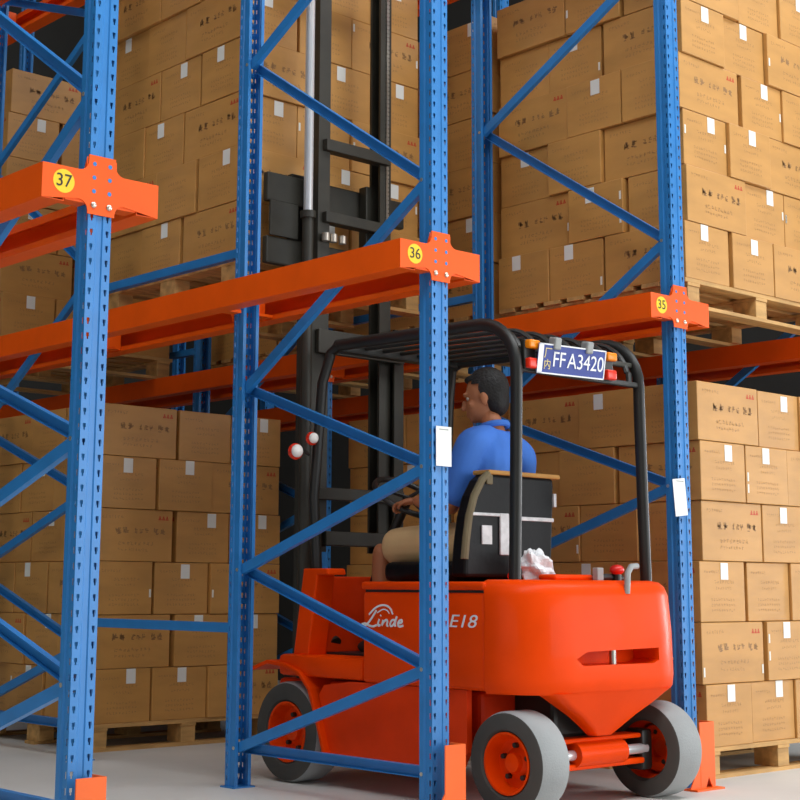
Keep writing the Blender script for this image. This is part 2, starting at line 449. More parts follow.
def pallet(x0, y0, z0, W, D, label):
    t = thing('pallet', label, 'pallet', (x0 + W/2, y0 + D/2, z0), 'wooden pallets')
    m = MB(); n = 8; bw = .11
    for i in range(n):
        y = y0 + i * (D - bw) / (n - 1); m.box((x0, y, z0 + .123), (x0 + W, y + bw, z0 + .145))
    xs = (x0 + .02, x0 + W/2 - .05, x0 + W - .12)
    for xx in xs: m.box((xx, y0, z0 + .107), (xx + .1, y0 + D, z0 + .123))
    m.build('deck', WOOD, t, bevel=.002)
    for xx in xs:
        for yy in (y0 + .004, y0 + D/2 - .07, y0 + D - .144):
            m = MB(); m.box((xx + .002, yy, z0 + .018), (xx + .098, yy + .14, z0 + .107)); m.build('block', WOOD, t, bevel=.003)
    for yy in (y0, y0 + D/2 - .05, y0 + D - .1):
        m = MB(); m.box((x0, yy, z0), (x0 + W, yy + .1, z0 + .018)); m.build('bottom_board', WOOD, t)
    return t

def load(x0, y0, z0, phrase, group, front=True, left=True, pal=True, tilt=0., sticker=.9, glint=.25, layers=6, rnd=None):
    W = .51 + .37 * 2
    if pal: pallet(x0 - .028, y0 - .008, z0, W + .05, W, f'wooden pallet under the {phrase}')
    zb = z0 + .1455
    for l in range(layers):
        if l % 2 == 0:  # short-first layer
            cells = [(0, 0, .37, .51, 'fl'), (.37, 0, .37, .51, 'f'), (.74, 0, .51, .37, 'f'), (0, .51, .51, .37, 'l'), (0, .88, .51, .37, 'l')]
        else:
            cells = [(0, 0, .51, .37, 'fl'), (.51, 0, .37, .51, 'f'), (.88, 0, .37, .51, 'f'), (0, .37, .51, .37, 'l'), (0, .74, .37, .51, 'l')]
        nf = nl = 0
        for cx, cy, w, d, k in cells:
            pos = 'front corner' if k == 'fl' else None
            if 'f' in k and k != 'fl': nf += 1; pos = ('front middle', 'front right end')[nf - 1]
            if k == 'l': nl += 1; pos = ('side middle', 'side far end')[nl - 1]
            if not ((front and 'f' in k) or (left and 'l' in k)): continue
            o = bpy.data.objects.new('carton', rnd.choice(CM)); col.objects.link(o)
            px = x0 + cx + w/2 + (0 if 'l' not in k else rnd.uniform(-.028, .001)); py = y0 + cy + d/2 + (rnd.uniform(-.022, .001) if 'f' in k else 0)
            o.location = (px, py, zb + l * .29)
            longx = w > d
            o.rotation_euler.z = (0 if longx else PI/2) + math.radians(rnd.uniform(-.35, .35))
            tag(o, f'brown carton, {LAY[l]}, {pos}, of the {phrase}', 'carton', group)
            def child(name, me, faceF, u, z, e=.0009):
                c = bpy.data.objects.new(name, me); col.objects.link(c); c.parent = o
                # place on the face turned to -Y (faceF) or -X, u along that face
                th = o.rotation_euler.z
                base = 0 if longx else PI/2
                if faceF: wx, wy, rz = u, -(d - (.51 if not longx else .37) + (CL if not longx else CS))/2 - e, 0
                else: wx, wy, rz = -(w - (.51 if longx else .37) + (CL if longx else CS))/2 - e, -u, -PI/2
                c.location = (math.cos(-base) * wx - math.sin(-base) * wy, math.sin(-base) * wx + math.cos(-base) * wy, z)
                c.rotation_euler.z = rz - base
            if front and 'f' in k and not longx and rnd.random() < sticker: child('paper_label', STK, True, rnd.uniform(-.03, .06), CH - rnd.uniform(0, .012))
            if left and 'l' in k and longx and rnd.random() < sticker * .6: child('paper_label', STK, False, rnd.uniform(-.05, .07), CH - rnd.uniform(0, .012))
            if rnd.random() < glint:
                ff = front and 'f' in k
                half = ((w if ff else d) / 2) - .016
                for q in range(rnd.choice((1, 2))): child('glint_strip', GLINT_MESH, ff, half * rnd.choice((-1, 1, 1)), rnd.uniform(.05, .24))

rnd = random.Random(5)
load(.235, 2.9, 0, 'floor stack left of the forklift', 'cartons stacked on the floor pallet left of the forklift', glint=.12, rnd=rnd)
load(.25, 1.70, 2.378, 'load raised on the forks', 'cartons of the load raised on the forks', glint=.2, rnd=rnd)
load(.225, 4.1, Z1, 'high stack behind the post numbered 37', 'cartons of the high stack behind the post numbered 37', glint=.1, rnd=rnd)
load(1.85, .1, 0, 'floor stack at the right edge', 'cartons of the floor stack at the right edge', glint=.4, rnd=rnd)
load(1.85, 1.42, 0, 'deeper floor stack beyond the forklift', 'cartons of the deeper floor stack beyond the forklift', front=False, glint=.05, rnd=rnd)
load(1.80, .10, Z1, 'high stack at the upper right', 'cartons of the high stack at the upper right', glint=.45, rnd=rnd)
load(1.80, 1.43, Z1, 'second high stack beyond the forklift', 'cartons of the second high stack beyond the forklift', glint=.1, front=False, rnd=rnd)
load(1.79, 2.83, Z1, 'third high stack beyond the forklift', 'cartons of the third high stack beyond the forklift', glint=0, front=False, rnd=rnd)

# ------------------------------------------------------------------ forklift
CX = .79
fk = thing('forklift', 'red electric forklift with black overhead guard, driving into the blue rack lane', 'forklift', (CX, .6, 0))
HW = .525                                   # half width of the body
def plan(hw, yr, yf, rc, n=9):
    # outline of a body section: square front, rounded rear corners
    p = [(CX + hw, yf), (CX - hw, yf)]
    for sx, a0 in ((-1, 180), (1, 270)):
        cx = CX + sx * (hw - rc)
        for i in range(n):
            a = math.radians(a0 + 90 * i / (n - 1)); p.append((cx + rc * math.cos(a), yr + rc + rc * math.sin(a)))
    return p
# counterweight: one cast block, rounded at the rear, narrowing between the steered wheels
m = MB(); rings = []
for z, hw, yr, rc in ((.462, HW - .012, -.232, .24), (.475, HW - .002, -.24, .25), (.52, HW, -.245, .25), (.7, HW, -.24, .25), (.85, HW - .004, -.228, .25), (.888, HW - .012, -.215, .25), (.907, HW - .03, -.195, .24), (.914, HW - .06, -.165, .22)):
    rings.append([(x, y, z) for x, y in plan(hw, yr, .02, rc)])
m.loft(rings); cw = m.build('counterweight', FRED, fk)
# recess with the towing pin, cut into the rear
k = MB(); k.prism([(CX - .265, .6), (CX - .225, .572), (CX + .225, .572), (CX + .265, .585), (CX + .265, .635), (CX - .2, .628)], 1, -.4, -.105)
kc = k.build('cutter', FRED); kc.location = (0, 0, 0)
kc.data.transform(Matrix.Translation(-ORIGIN[fk.name]))
bo = cw.modifiers.new('cut', 'BOOLEAN'); bo.object = kc; bo.operation = 'DIFFERENCE'; bo.solver = 'EXACT'
kc.parent = fk; bpy.context.view_layer.update(); baked(cw); bpy.data.objects.remove(kc)
for p in cw.data.polygons: p.use_smooth = True
cw.data.set_sharp_from_angle(angle=math.radians(38))
m = MB(); rings = []
for z, hw, yr, rc, yf in ((.466, .395, -.236, .07, -.14), (.447, .355, -.228, .06, -.14), (.41, .285, -.216, .05, -.14), (.365, .19, -.2, .045, -.13), (.315, .105, -.178, .035, -.12), (.284, .055, -.158, .02, -.11)):
    rings.append([(x, y, z) for x, y in plan(hw, yr, yf, rc)])
m.loft(rings); m.build('rear_apron', FRED, fk, smooth=True)
m = MB(); m.cyl((CX + .01, -.2, .55), (CX + .01, -.2, .65), .014); m.build('towing_pin', STEEL, fk, smooth=True)
# battery cover with its flange, and the side doors
m = MB(); m.rbox((CX - HW + .006, .024, .47), (CX + HW - .006, .765, .862), .018, 3); m.build('battery_cover', FRED, fk, smooth=True)
m = MB(); m.rbox((CX - HW + .001, .024, .870), (CX + HW - .001, .775, .905), .014, 3); hood = m.build('hood', FRED, fk, smooth=True)
m = MB(); m.box((CX - HW + .016, .03, .858), (CX + HW - .016, .755, .874)); m.build('hood_seal', DARK, fk)
# chassis skirt and front tray
for s in (-1, 1):
    m = MB(); xa, xb = sorted((CX + s * (HW - .022), CX + s * (HW - .05)))
    m.prism([(.14, .468), (.14, .22), (.2, .115), (.99, .115), (1.075, .40), (1.04, .445), (.86, .468)], 0, xa, xb)
    m.build('chassis_skirt', FREDD, fk)
m = MB(); m.rbox((CX - .40, .16, .2), (CX + .40, 1.5, .455), .02); m.build('chassis', FREDD, fk)
m = MB(); m.rbox((CX - .2, -.06, .27), (CX + .2, .17, .462), .02); m.build('shaded_axle_mount', DARK, fk)  # its black stands in for the shade in the rear wheel well
m = MB(); m.rbox((CX - HW + .01, .77, .475), (CX + HW - .01, 1.36, .572), .02, 2); m.build('front_tray', FRED, fk, smooth=True)
for s in (-1, 1):
    m = MB(); xa, xb = sorted((CX + s * (HW + .012), CX + s * .36)); th = .018
    path = [(1.53, .49), (1.42, .525), (1.30, .515), (1.19, .485), (1.12, .42), (1.06, .28), (1.0, .115)]
    out = []
    for i, (y, z) in enumerate(path):
        a, b = path[max(i - 1, 0)], path[min(i + 1, len(path) - 1)]
        d = Vector((b[0] - a[0], b[1] - a[1])).normalized(); out.append((y + d.y * th, z - d.x * th))
    m.prism(path + out[::-1], 0, xa, xb); m.build('front_fender', FRED, fk, bevel=.004)
    # cowl post beside the footwell
    m = MB(); xa, xb = sorted((CX + s * (HW - .05), CX + s * (HW - .16)))
    m.prism([(1.19, .565), (1.30, .565), (1.235, .95), (1.13, .95)], 0, xa, xb)
    m.prism([(1.05, .935), (1.235, .935), (1.235, .965), (1.06, .965)], 0, xa, xb)
    m.build('cowl_post', FRED, fk, bevel=.008)
m = MB(); m.box((CX - .4, 1.2, .575), (CX + .4, 1.235, .93)); m.build('dashboard', FREDD, fk, bevel=.01)
m = MB(); m.box((CX - .36, .80, .573), (CX + .36, 1.19, .582)); m.build('foot_mat', RUBBER, fk)

# wheels
def wheel(x, s, y, r, w, nb):
    # s = -1 : outer face towards -X
    t = part_empty('wheel', fk); c = (x, y, r); ax = (s, 0, 0); h = w / 2; ri = r * .60
    m = MB()
    fs = m.lathe(c, ax, [(ri, -h * .8), (ri + .012, -h), (r * .90, -h), (r * .965, -h * .93), (r, -h * .72), (r, h * .72), (r * .965, h * .93), (r * .90, h), (ri + .012, h), (ri, h * .8)], 56)
    for i, f in enumerate(fs):
        if i // 56 in (3, 4, 5): f.material_index = 1
    m.build('tyre', [TYRE, TREAD], t, smooth=True)
    m = MB(); m.lathe(c, ax, [(ri + .001, -h * .8), (ri * .9, -h * .2), (ri * .9, h * .1), (ri + .001, h * .82), (ri + .001, h * .93), (ri * .93, h * .93), (ri * .86, h * .55), (ri * .80, h * .18), (ri * .5, h * .12), (ri * .34, h * .3), (ri * .30, h * .55), (.0, h * .6)], 44)
    m.build('rim', FRED, t, smooth=True)
    for i in range(nb):
        a = 2 * PI * (i + .25) / nb; m = MB(); q = Vector((x, y + ri * .56 * math.cos(a), r + ri * .56 * math.sin(a)))
        m.cyl(q + Vector(ax) * h * .12, q + Vector(ax) * h * .36, .011, n=6); m.build('lug_nut', MAST, t)
    return t
wheel(CX - HW + .087, -1, -.085, .2, .165, 5); wheel(CX + HW - .105, 1, -.085, .2, .165, 5)
wheel(CX - HW + .075, -1, 1.275, .225, .17, 6); wheel(CX + HW - .075, 1, 1.275, .225, .17, 6)
# steering axle between the rear wheels
m = MB(); m.rbox((CX - .3, -.13, .15), (CX + .3, -.02, .175), .008); m.rbox((CX - .29, -.12, .255), (CX + .29, -.03, .275), .008); m.build('steer_axle', FRED, fk)
m = MB(); m.cyl((CX - .15, -.115, .21), (CX + .15, -.115, .21), .05, n=24); m.build('steer_cylinder', FRED, fk, smooth=True)
m = MB(); m.cyl((CX - .32, -.115, .21), (CX + .32, -.115, .21), .021); m.build('steer_rod', CHROME, fk, smooth=True)
for s in (-1, 1):
    m = MB(); m.rbox((CX + s * .32 - .035, -.13, .12), (CX + s * .32 + .035, -.03, .29), .015); m.build('steer_knuckle', DARK, fk, smooth=True)
# lettering on the left side
sx = CX - HW + .0045
logo = MB(); logo.mi = 0
def stroke(pts, r=.0054):
    # script strokes on the left side: p = (to the right in view, up); right in view runs towards -Y
    y0, z0, sc = .745, .714, .078
    P = [Vector((sx, y0 - sc * (a + .25 * b), z0 + .054 * b)) for a, b in pts]
    # smooth the polyline
    for _ in range(2):
        Q = [P[0]]
        for a, b in zip(P, P[1:]): Q += [a * .75 + b * .25, a * .25 + b * .75]
        Q.append(P[-1]); P = Q
    logo.tube(P, r, 6, flat=(.35, 1))
stroke([(-.3, .1), (-.15, -.05), (.1, .05), (.35, .5), (.55, 1.0), (.62, 1.25)])                              # L
stroke([(-.3, .1), (-.05, .22), (.3, .02), (.7, -.06), (.95, .08)])
stroke([(1.05, .55), (1.02, .2), (1.1, 0), (1.25, .1)])                                                         # i
stroke([(1.08, .80), (1.1, .88)], .005)
stroke([(1.38, .5), (1.38, 0), (1.42, .3), (1.62, .55), (1.78, .4), (1.76, .05), (1.9, .05)])                   # n
stroke([(2.38, .48), (2.1, .55), (2.0, .2), (2.15, -.03), (2.36, .2), (2.42, 1.0), (2.4, .2), (2.5, .0)])      # d
stroke([(2.65, .25), (2.95, .32), (2.9, .55), (2.7, .5), (2.62, .2), (2.8, -.02), (3.1, .1)])                   # e
stroke([(.1, .9), (.5, 1.5), (1.1, 1.72), (1.7, 1.5), (2.05, .95)], .0048)                                       # swoosh over the word
stroke([(.75, 1.05), (1.15, 1.38), (1.55, 1.25), (1.75, 1.0)], .003)
lg = logo.build('logo', WHITE, fk, smooth=True)
put_text('model_lettering', 'E18', .074, Matrix.Translation((CX - HW + .005, .15, .742)) @ FACE_LEFT @ Matrix.Diagonal((1.45, 1, 1, 1)), WHITE, fk, extrude=.001, shear=.25)

# things on the counterweight's top
m = MB(); m.rbox((CX - .18, -.06, .912), (CX + .07, .04, .938), .012, 3); m.build('filler_lid', FRED, fk, smooth=True)
m = MB(); m.rbox((CX + .045, -.10, .912), (CX + .085, -.07, .968), .004); m.build('grey_socket', GREYP, fk)
m = MB(); m.tube([(CX + .07, -.05, .925), (CX + .16, -.06, .93), (CX + .3, -.02, .925)], .014); m.build('cable', RUBBER, fk, smooth=True)
m = MB(); m.cyl((CX + .21, -.07, .91), (CX + .21, -.07, .945), .018); m.build('knob_stem', DARK, fk, smooth=True)
m = MB(); m.sphere((CX + .21, -.07, .96), .032, (1, 1, .72), 20); m.build('stop_button', CAPRED, fk, smooth=True)
m = MB(); m.tube([(CX + .085, -.222, .86), (CX + .085, -.226, .905), (CX + .095, -.22, .945), (CX + .125, -.215, .972), (CX + .17, -.21, .975)], .013, flat=(1, 1)); m.build('hook', GREYP, fk, smooth=True)

# overhead guard
GX = .407; GC = .818
for s in (-1, 1):
    m = MB(); x = GC + s * GX
    def curve(c, r, a0, a1, n=7): return [(c[0] + r * math.cos(math.radians(a0 + (a1 - a0) * i / n)), c[1] + r * math.sin(math.radians(a0 + (a1 - a0) * i / n))) for i in range(n + 1)]
    yz = [(-.035, .88), (-.035, 1.3), (-.035, 1.7)] + curve((.175, 1.785), .21, 180, 92)
    pts = [(x + s * max(0, .03 * (1.6 - z)), y, z) for y, z in yz] + [(x, .6, 2.005), (x, 1.12, 2.015)]
    m.tube(pts, .0245, 14, flat=(.88, 1.15)); m.build('guard_post', DARK, fk, smooth=True)
    m = MB(); m.tube([(x, 1.10, 2.012), (x, 1.16, 1.985), (x + s * .02, 1.2, 1.84), (x + s * .03, 1.24, 1.3), (x + s * .03, 1.21, .95)], .025, 12); m.build('front_guard_leg', DARK, fk, smooth=True)
m = MB(); m.rbox((GC - GX, 1.10, 1.985), (GC + GX, 1.16, 2.03), .01); m.build('front_crossbar', DARK, fk)
for i in range(7):
    x = GC - GX + .06 + i * (2 * GX - .12) / 6; m = MB()
    yz = [(-.028, 1.795), (-.026, 1.84)] + curve((.175, 1.79), .2, 165, 92, 6) + [(.6, 2.005), (1.11, 2.018)]
    m.tube([(x, y, z) for y, z in yz], .011, 8, flat=(1.5, 1)); m.build('guard_bar', DARK, fk, smooth=True)
m = MB(); m.rbox((GC - GX, -.045, 1.775), (GC + GX, -.02, 1.80), .006); m.build('lower_crossbar', DARK, fk)
m = MB(); m.rbox((GC - GX, -.015, 1.868), (GC + GX, .012, 1.892), .006); m.build('upper_crossbar', MAST, fk)
for x in (.478, .985):
    t = part_empty('tail_lamp', fk)
    m = MB(); m.rbox((x - .036, -.055, 1.785), (x + .036, -.03, 1.912), .006); m.build('housing', DARK, t)
    m = MB(); m.rbox((x - .033, -.085, 1.872), (x + .033, -.05, 1.909), .008, 3); m.build('amber_lens', AMBER, t, smooth=True)
    m = MB(); m.rbox((x - .032, -.082, 1.788), (x + .032, -.05, 1.832), .008, 3); m.build('red_lens', REDLENS, t, smooth=True)
# number plate
pc = Vector((.705, -.088, 1.838)); PR = Matrix.Translation(pc) @ Matrix.Rotation(math.radians(-1.4), 4, 'Y') @ Matrix.Rotation(math.radians(10), 4, 'X')
pl = part_empty('number_plate', fk)
def on_plate(name, mb, mt, **k):
    for v in mb.bm.verts: v.co = PR @ v.co
    return mb.build(name, mt, pl, **k)
PW, PH = .218, .064
m = MB(); m.box((-PW, -.001, -PH), (PW, .003, PH)); on_plate('plate', m, PLATEBLUE)
m = MB()
for a in ((-PW, -PH, PW, -PH + .006), (-PW, PH - .006, PW, PH), (-PW, -PH, -PW + .03, PH), (PW - .006, -PH, PW, PH)): m.box((a[0], -.0022, a[1]), (a[2], -.0011, a[3]))
on_plate('plate_border', m, WHITE)
for txt, sz, x, z, mt_ in (('厂', .05, -.158, .022, CREAM), ('内', .046, -.158, -.026, CREAM), ('FF', .092, -.086, -.002, WHITE), ('A3420', .092, .088, -.002, WHITE)):
    me = text_mesh(txt, sz, extrude=.0006, spacing=.98); me.materials.clear(); me.materials.append(mt_)
    me.transform(Matrix.Translation(-ORIGIN[fk.name]) @ PR @ Matrix.Translation((x, -.0022, z)) @ FACE_FRONT)
    link('lettering', me, pl, ORIGIN[fk.name])
for x in (-.11, .1):
    m = MB(); m.rbox((x - .02, -.012, PH - .022), (x + .02, .03, PH + .03), .006); on_plate('plate_clip', m, GREYP)

# mast, cylinders, carriage and forks (raised)
MY = 1.45
for s in (-1, 1):
    x = CX + s * .195
    def channel(m, x, s, y, z0, z1, wx, wy, k=.014):
        a, b = sorted((x - s * 0, x + s * k))
        m.box((a, y - wy/2, z0), (b, y + wy/2, z1))
        xa, xb = sorted((x, x - s * wx)); m.box((xa, y - wy/2, z0), (xb, y - wy/2 + k, z1)); m.box((xa, y + wy/2 - k, z0), (xb, y + wy/2, z1))
    m = MB(); channel(m, CX + s * .295, s, MY, .14, 2.2, .05, .12); m.build('outer_mast_rail', MAST, fk)
    m = MB(); channel(m, CX + s * .235, s, MY + .02, 1.05, 4.25, .062, .085); m.build('inner_mast_rail', MAST, fk)
    m = MB(); m.cyl((CX + s * .3, 1.2, .62), (CX + s * .28, 1.42, .75), .03); m.build('tilt_cylinder', MAST, fk, smooth=True)
m = MB(); m.cyl((.437, MY - .07, .2), (.437, MY - .07, 2.70), .028); m.cyl((.437, MY - .07, 2.69), (.437, MY - .07, 2.725), .04); m.build('lift_cylinder', MAST, fk, smooth=True)
m = MB(); m.cyl((.437, MY - .07, 2.725), (.437, MY - .07, 4.2), .0235); m.cyl((.437, MY - .07, 4.2), (.437, MY - .07, 4.23), .03); m.build('lift_rod', CHROME, fk, smooth=True)
m = MB()
for k in range(60): m.box((1.0, MY - .03, 2.78 + k * .023), (1.018, MY - .018, 2.797 + k * .023))
m.box((1.004, MY - .027, 2.7), (1.014, MY - .021, 4.2)); m.build('lift_chain', STEEL, fk)
for z0, z1, w_ in ((3.075, 3.135, .22), (2.70, 2.755, .22), (4.1, 4.2, .22), (1.08, 1.15, .2)):
    m = MB(); m.box((CX - w_, MY - .055, z0), (CX + w_, MY + .01, z1)); m.build('inner_mast_tie', MAST, fk, bevel=.004)
for z0, z1 in ((2.02, 2.14), (.2, .34), (1.3, 1.36)):
    m = MB(); m.box((CX - .29, MY - .09, z0), (CX + .29, MY - .062, z1)); m.build('outer_mast_tie', MAST, fk, bevel=.004)
m = MB(); m.rbox((CX - .47, 1.56, 2.80), (CX + .47, 1.6, 2.95), .008); m.rbox((CX - .47, 1.56, 2.48), (CX + .47, 1.6, 2.62), .008)
m.rbox((CX - .21, 1.50, 2.46), (CX - .14, 1.56, 2.97), .005); m.rbox((CX + .14, 1.50, 2.46), (CX + .21, 1.56, 2.97), .005)
m.rbox((CX - .46, 1.545, 2.62), (CX - .28, 1.56, 2.8), .004)
m.build('fork_carriage', MAST, fk)
for x in (.56, 1.13):
    m = MB(); m.prism([(1.602, 2.5), (1.602, 2.98), (1.64, 2.98), (1.645, 2.498), (2.6, 2.498), (2.6, 2.485), (1.645, 2.455), (1.602, 2.46)], 0, x - .05, x + .05); m.build('fork', DARK, fk, bevel=.003)
for x in (.57, .62, .68):
    m = MB(); m.cyl((x, 1.40, 2.60), (x, 1.40, 2.64), .02); m.build('hose_fitting', BOLT, fk, smooth=True)
# two round lamps on a bracket of the left front leg
m = MB(); m.tube([(.345, 1.235, 1.50), (.30, 1.24, 1.52), (.24, 1.25, 1.50)], .01, 8); m.build('lamp_bracket', DARK, fk)
for x, y, z, r_ in ((.258, 1.22, 1.508, .036), (.345, 1.205, 1.573, .03)):
    t = part_empty('work_lamp', fk)
    m = MB(); m.sphere((x, y + .012, z), r_ * 1.08, (1, .8, 1), 20); m.build('lamp_housing', REDLENS, t, smooth=True)
    m = MB(); m.sphere((x - .012, y - .016, z), r_ * .86, (1, .7, 1), 20); m.build('lamp_lens', LENS, t, smooth=True)
# steering wheel and levers
c = Vector((.72, .95, 1.30)); ax = Vector((0, -.55, .83)).normalized(); uu = Vector((1, 0, 0)); ww = ax.cross(uu)
m = MB(); m.tube([c + .17 * (math.cos(a) * uu + math.sin(a) * ww) for a in (2 * PI * i / 36 for i in range(37))], .014, 10)
for a in (.5, 2.6, 4.7): m.tube([c, c + .17 * (math.cos(a) * uu + math.sin(a) * ww)], .009, 8)
m.build('steering_wheel', DARK, fk, smooth=True)
m = MB(); m.tube([c, c - ax * .2, (.72, 1.21, .86)], .025, 12); m.build('steering_column', DARK, fk, smooth=True)
for i in range(2):
    m = MB(); m.tube([(1.02 + .06 * i, 1.18, .9), (1.02 + .06 * i, 1.08, 1.12)], .007, 8); m.sphere((1.02 + .06 * i, 1.075, 1.135), .02); m.build('lever', DARK, fk, smooth=True)

# seat
m = MB(); m.rbox((.47, .37, .905), (.99, .86, .995), .035, 3); m.build('seat_cushion', SEAT, fk, smooth=True)
SB = [(.40, .925), (.402, 1.0), (.412, 1.08), (.43, 1.18), (.463, 1.27), (.51, 1.34), (.55, 1.368), (.965, 1.368), (.968, 1.33), (.945, .925)]
m = MB(); m.prism(SB, 1, .255, .345); m.build('backrest', SEAT, fk, bevel=.014)
m = MB(); m.rbox((.54, .248, 1.366), (1.005, .35, 1.386), .006, 2); m.build('backrest_trim', TRIM, fk)
m = MB(); m.tube([(x - .002, .262, z) for x, z in SB[1:7]], .017, 10); m.build('backrest_piping', PIPING, fk, smooth=True)
m = MB(); m.rbox((.43, .246, 1.185), (.645, .254, 1.199), .003); m.build('tape_band', STRIP, fk)
m = MB(); m.rbox((.715, .246, 1.172), (.955, .254, 1.19), .003); m.build('tape_band', STRIP, fk)
m = MB(); m.rbox((.605, .244, 1.02), (.66, .2545, 1.2), .003); m.build('tape_upright', STRIP, fk)
m = MB(); m.box((.495, .2475, 1.065), (.555, .2545, 1.145)); m.build('seat_label', STRIP, fk)
m = MB(); m.rbox((.525, .246, 1.322), (.562, .254, 1.364), .003); m.build('tape_corner', PIPING, fk)
m = MB(); m.rbox((.957, .246, 1.24), (.975, .3, 1.30), .003); m.build('tape_edge', STRIP, fk)
m = MB(); m.sphere((.56, .13, .93), .026); m.build('indicator_knob', REDLENS, fk, smooth=True)

# crumpled silver bag on the hood
m = MB(); rb = random.Random(3)
bmesh.ops.create_icosphere(m.bm, subdivisions=4, radius=1)
for v in m.bm.verts:
    p = v.co.copy(); a = math.atan2(p.y, p.x)
    rr = 1 + .13 * math.sin(5 * a + 3 * p.z) + .1 * math.sin(9 * p.z + 2 * a) + rb.uniform(-.05, .05)
    v.co = Vector((.70 + p.x * rr * .075 - .03 * max(p.z, 0), .12 + p.y * rr * .06, max(.9055, .96 + p.z * rr * .078)))
tag(m.build('plastic_bag', BAG, None, (.70, .12, .905)), 'crumpled silver plastic bag on the red hood behind the seat', 'bag')

# ------------------------------------------------------------------ driver
pr = thing('person', 'driver in blue shirt and khaki shorts sitting on the forklift seat', 'person', (.79, .55, 1.0))
PO = ORIGIN[pr.name]
def skin(chain, root=0, sub=2):
    # chain: list of (point, radius, parent index or None)
    me = bpy.data.meshes.new('figure'); me.from_pydata([Vector(p) - PO for p, r, k in chain], [(k, i) for i, (p, r, k) in enumerate(chain) if k is not None], [])
    o = bpy.data.objects.new('figure', me); col.objects.link(o)
    md = o.modifiers.new('s', 'SKIN'); md.use_smooth_shade = True; md.branch_smoothing = .6
    for i, (p, r, k) in enumerate(chain):
        r = r if isinstance(r, tuple) else (r, r)
        me.skin_vertices[0].data[i].radius = r; me.skin_vertices[0].data[i].use_root = (i == root)
    s = o.modifiers.new('u', 'SUBSURF'); s.levels = sub; s.render_levels = sub
    baked(o); return o
def merge(objs, name, mt, voxel, parent, smooth=6):
    m = MB()
    for o in objs:
        t = bmesh.new(); t.from_mesh(o.data); me2 = bpy.data.meshes.new('t'); t.to_mesh(me2); t.free(); m.bm.from_mesh(me2)
        bpy.data.objects.remove(o)
    me = bpy.data.meshes.new(name); m.bm.to_mesh(me); m.bm.free(); me.materials.append(mt)
    o = link(name, me, parent, PO)
    r = o.modifiers.new('r', 'REMESH'); r.mode = 'VOXEL'; r.voxel_size = voxel; r.use_smooth_shade = True
    s = o.modifiers.new('s', 'SMOOTH'); s.iterations = smooth; s.factor = .5
    baked(o); o.data.materials.clear(); o.data.materials.append(mt)
    for p in o.data.polygons: p.use_smooth = True
    return o
def blob(c, r, sc=(1, 1, 1), rot=None, n=24):
    m = MB(); m.sphere(Vector(c), r, sc, n, rot); o = m.build('figure', SKIN, None, PO); o.location = (0, 0, 0); return o
# joints
hip = Vector((.77, .49, 1.075)); chest = Vector((.79, .455, 1.43)); neck = Vector((.80, .465, 1.60)); hd = Vector((.80, .515, 1.742))
shl, shr = Vector((.625, .44, 1.525)), Vector((.965, .425, 1.475))
ell, elr = Vector((.555, .50, 1.225)), Vector((1.02, .56, 1.23))
wrl, wrr = Vector((.585, .765, 1.275)), Vector((.865, .77, 1.27))
hl, hr = Vector((.67, .53, 1.075)), Vector((.87, .53, 1.075))
knl, knr = Vector((.60, .99, 1.065)), Vector((.93, .99, 1.065))
anl, anr = Vector((.60, 1.0, .66)), Vector((.92, 1.0, .66))
mid = lambda a, b, t=.5: a + (b - a) * t
def limb(*c): return skin([(p, r, None if i == 0 else i - 1) for i, (p, r) in enumerate(c)])
body = [limb((hip - Vector((0, 0, .04)), (.13, .10)), (mid(hip, chest), (.135, .095)), (chest, (.15, .10)), (mid(chest, neck, .7), (.09, .07)), (neck, .052), (mid(neck, hd, .6), .05)),
    limb((mid(chest, shl), .06), (shl, .058), (mid(shl, ell), .047), (ell, .04), (mid(ell, wrl, .4), .039), (wrl, .027)),
    limb((mid(chest, shr), .06), (shr, .058), (mid(shr, elr), .047), (elr, .04), (mid(elr, wrr, .4), .039), (wrr, .027)),
    limb((hip, .085), (hl, .085), (mid(hl, knl), .075), (knl, .058)), limb((knl - Vector((0, .02, 0)), .05), (knl + Vector((0, .005, -.02)), .056), (mid(knl, anl, .38), .055), (anl, .036), (anl - Vector((0, 0, .05)), .034)),
    limb((hip, .085), (hr, .085), (mid(hr, knr), .075), (knr, .058)), limb((knr - Vector((0, .02, 0)), .05), (knr + Vector((0, .005, -.02)), .056), (mid(knr, anr, .38), .055), (anr, .036), (anr - Vector((0, 0, .05)), .034))]
HR = Matrix.Rotation(math.radians(32), 3, 'Z') @ Matrix.Rotation(math.radians(-10), 3, 'X')      # head turned to the driver's left, bent forward
def H(x, y, z): return hd + HR @ Vector((x, y, z))
pieces = body + [blob(H(0, -.01, .03), .098, (.8, .98, 1.0), HR), blob(H(0, .03, -.035), .07, (.86, .98, 1.05), HR), blob(H(0, .068, -.082), .028, (1.1, .8, .8), HR),
          blob(H(0, .102, -.012), .013, (.9, 1.2, 1.7), HR), blob(H(0, .112, -.028), .014, (1.1, 1.0, .8), HR),
          blob(H(0, .094, -.056), .014, (1.7, .7, .42), HR), blob(H(0, .092, -.068), .014, (1.5, .7, .45), HR), blob(H(0, .085, .03), .03, (1.9, .5, .4), HR)]
for s in (-1, 1):
    pieces.append(blob(H(s * .08, -.005, -.012), .03, (.32, .62, 1.05), HR)); pieces.append(blob(H(s * .044, .064, -.022), .022, (1, .6, .8), HR))
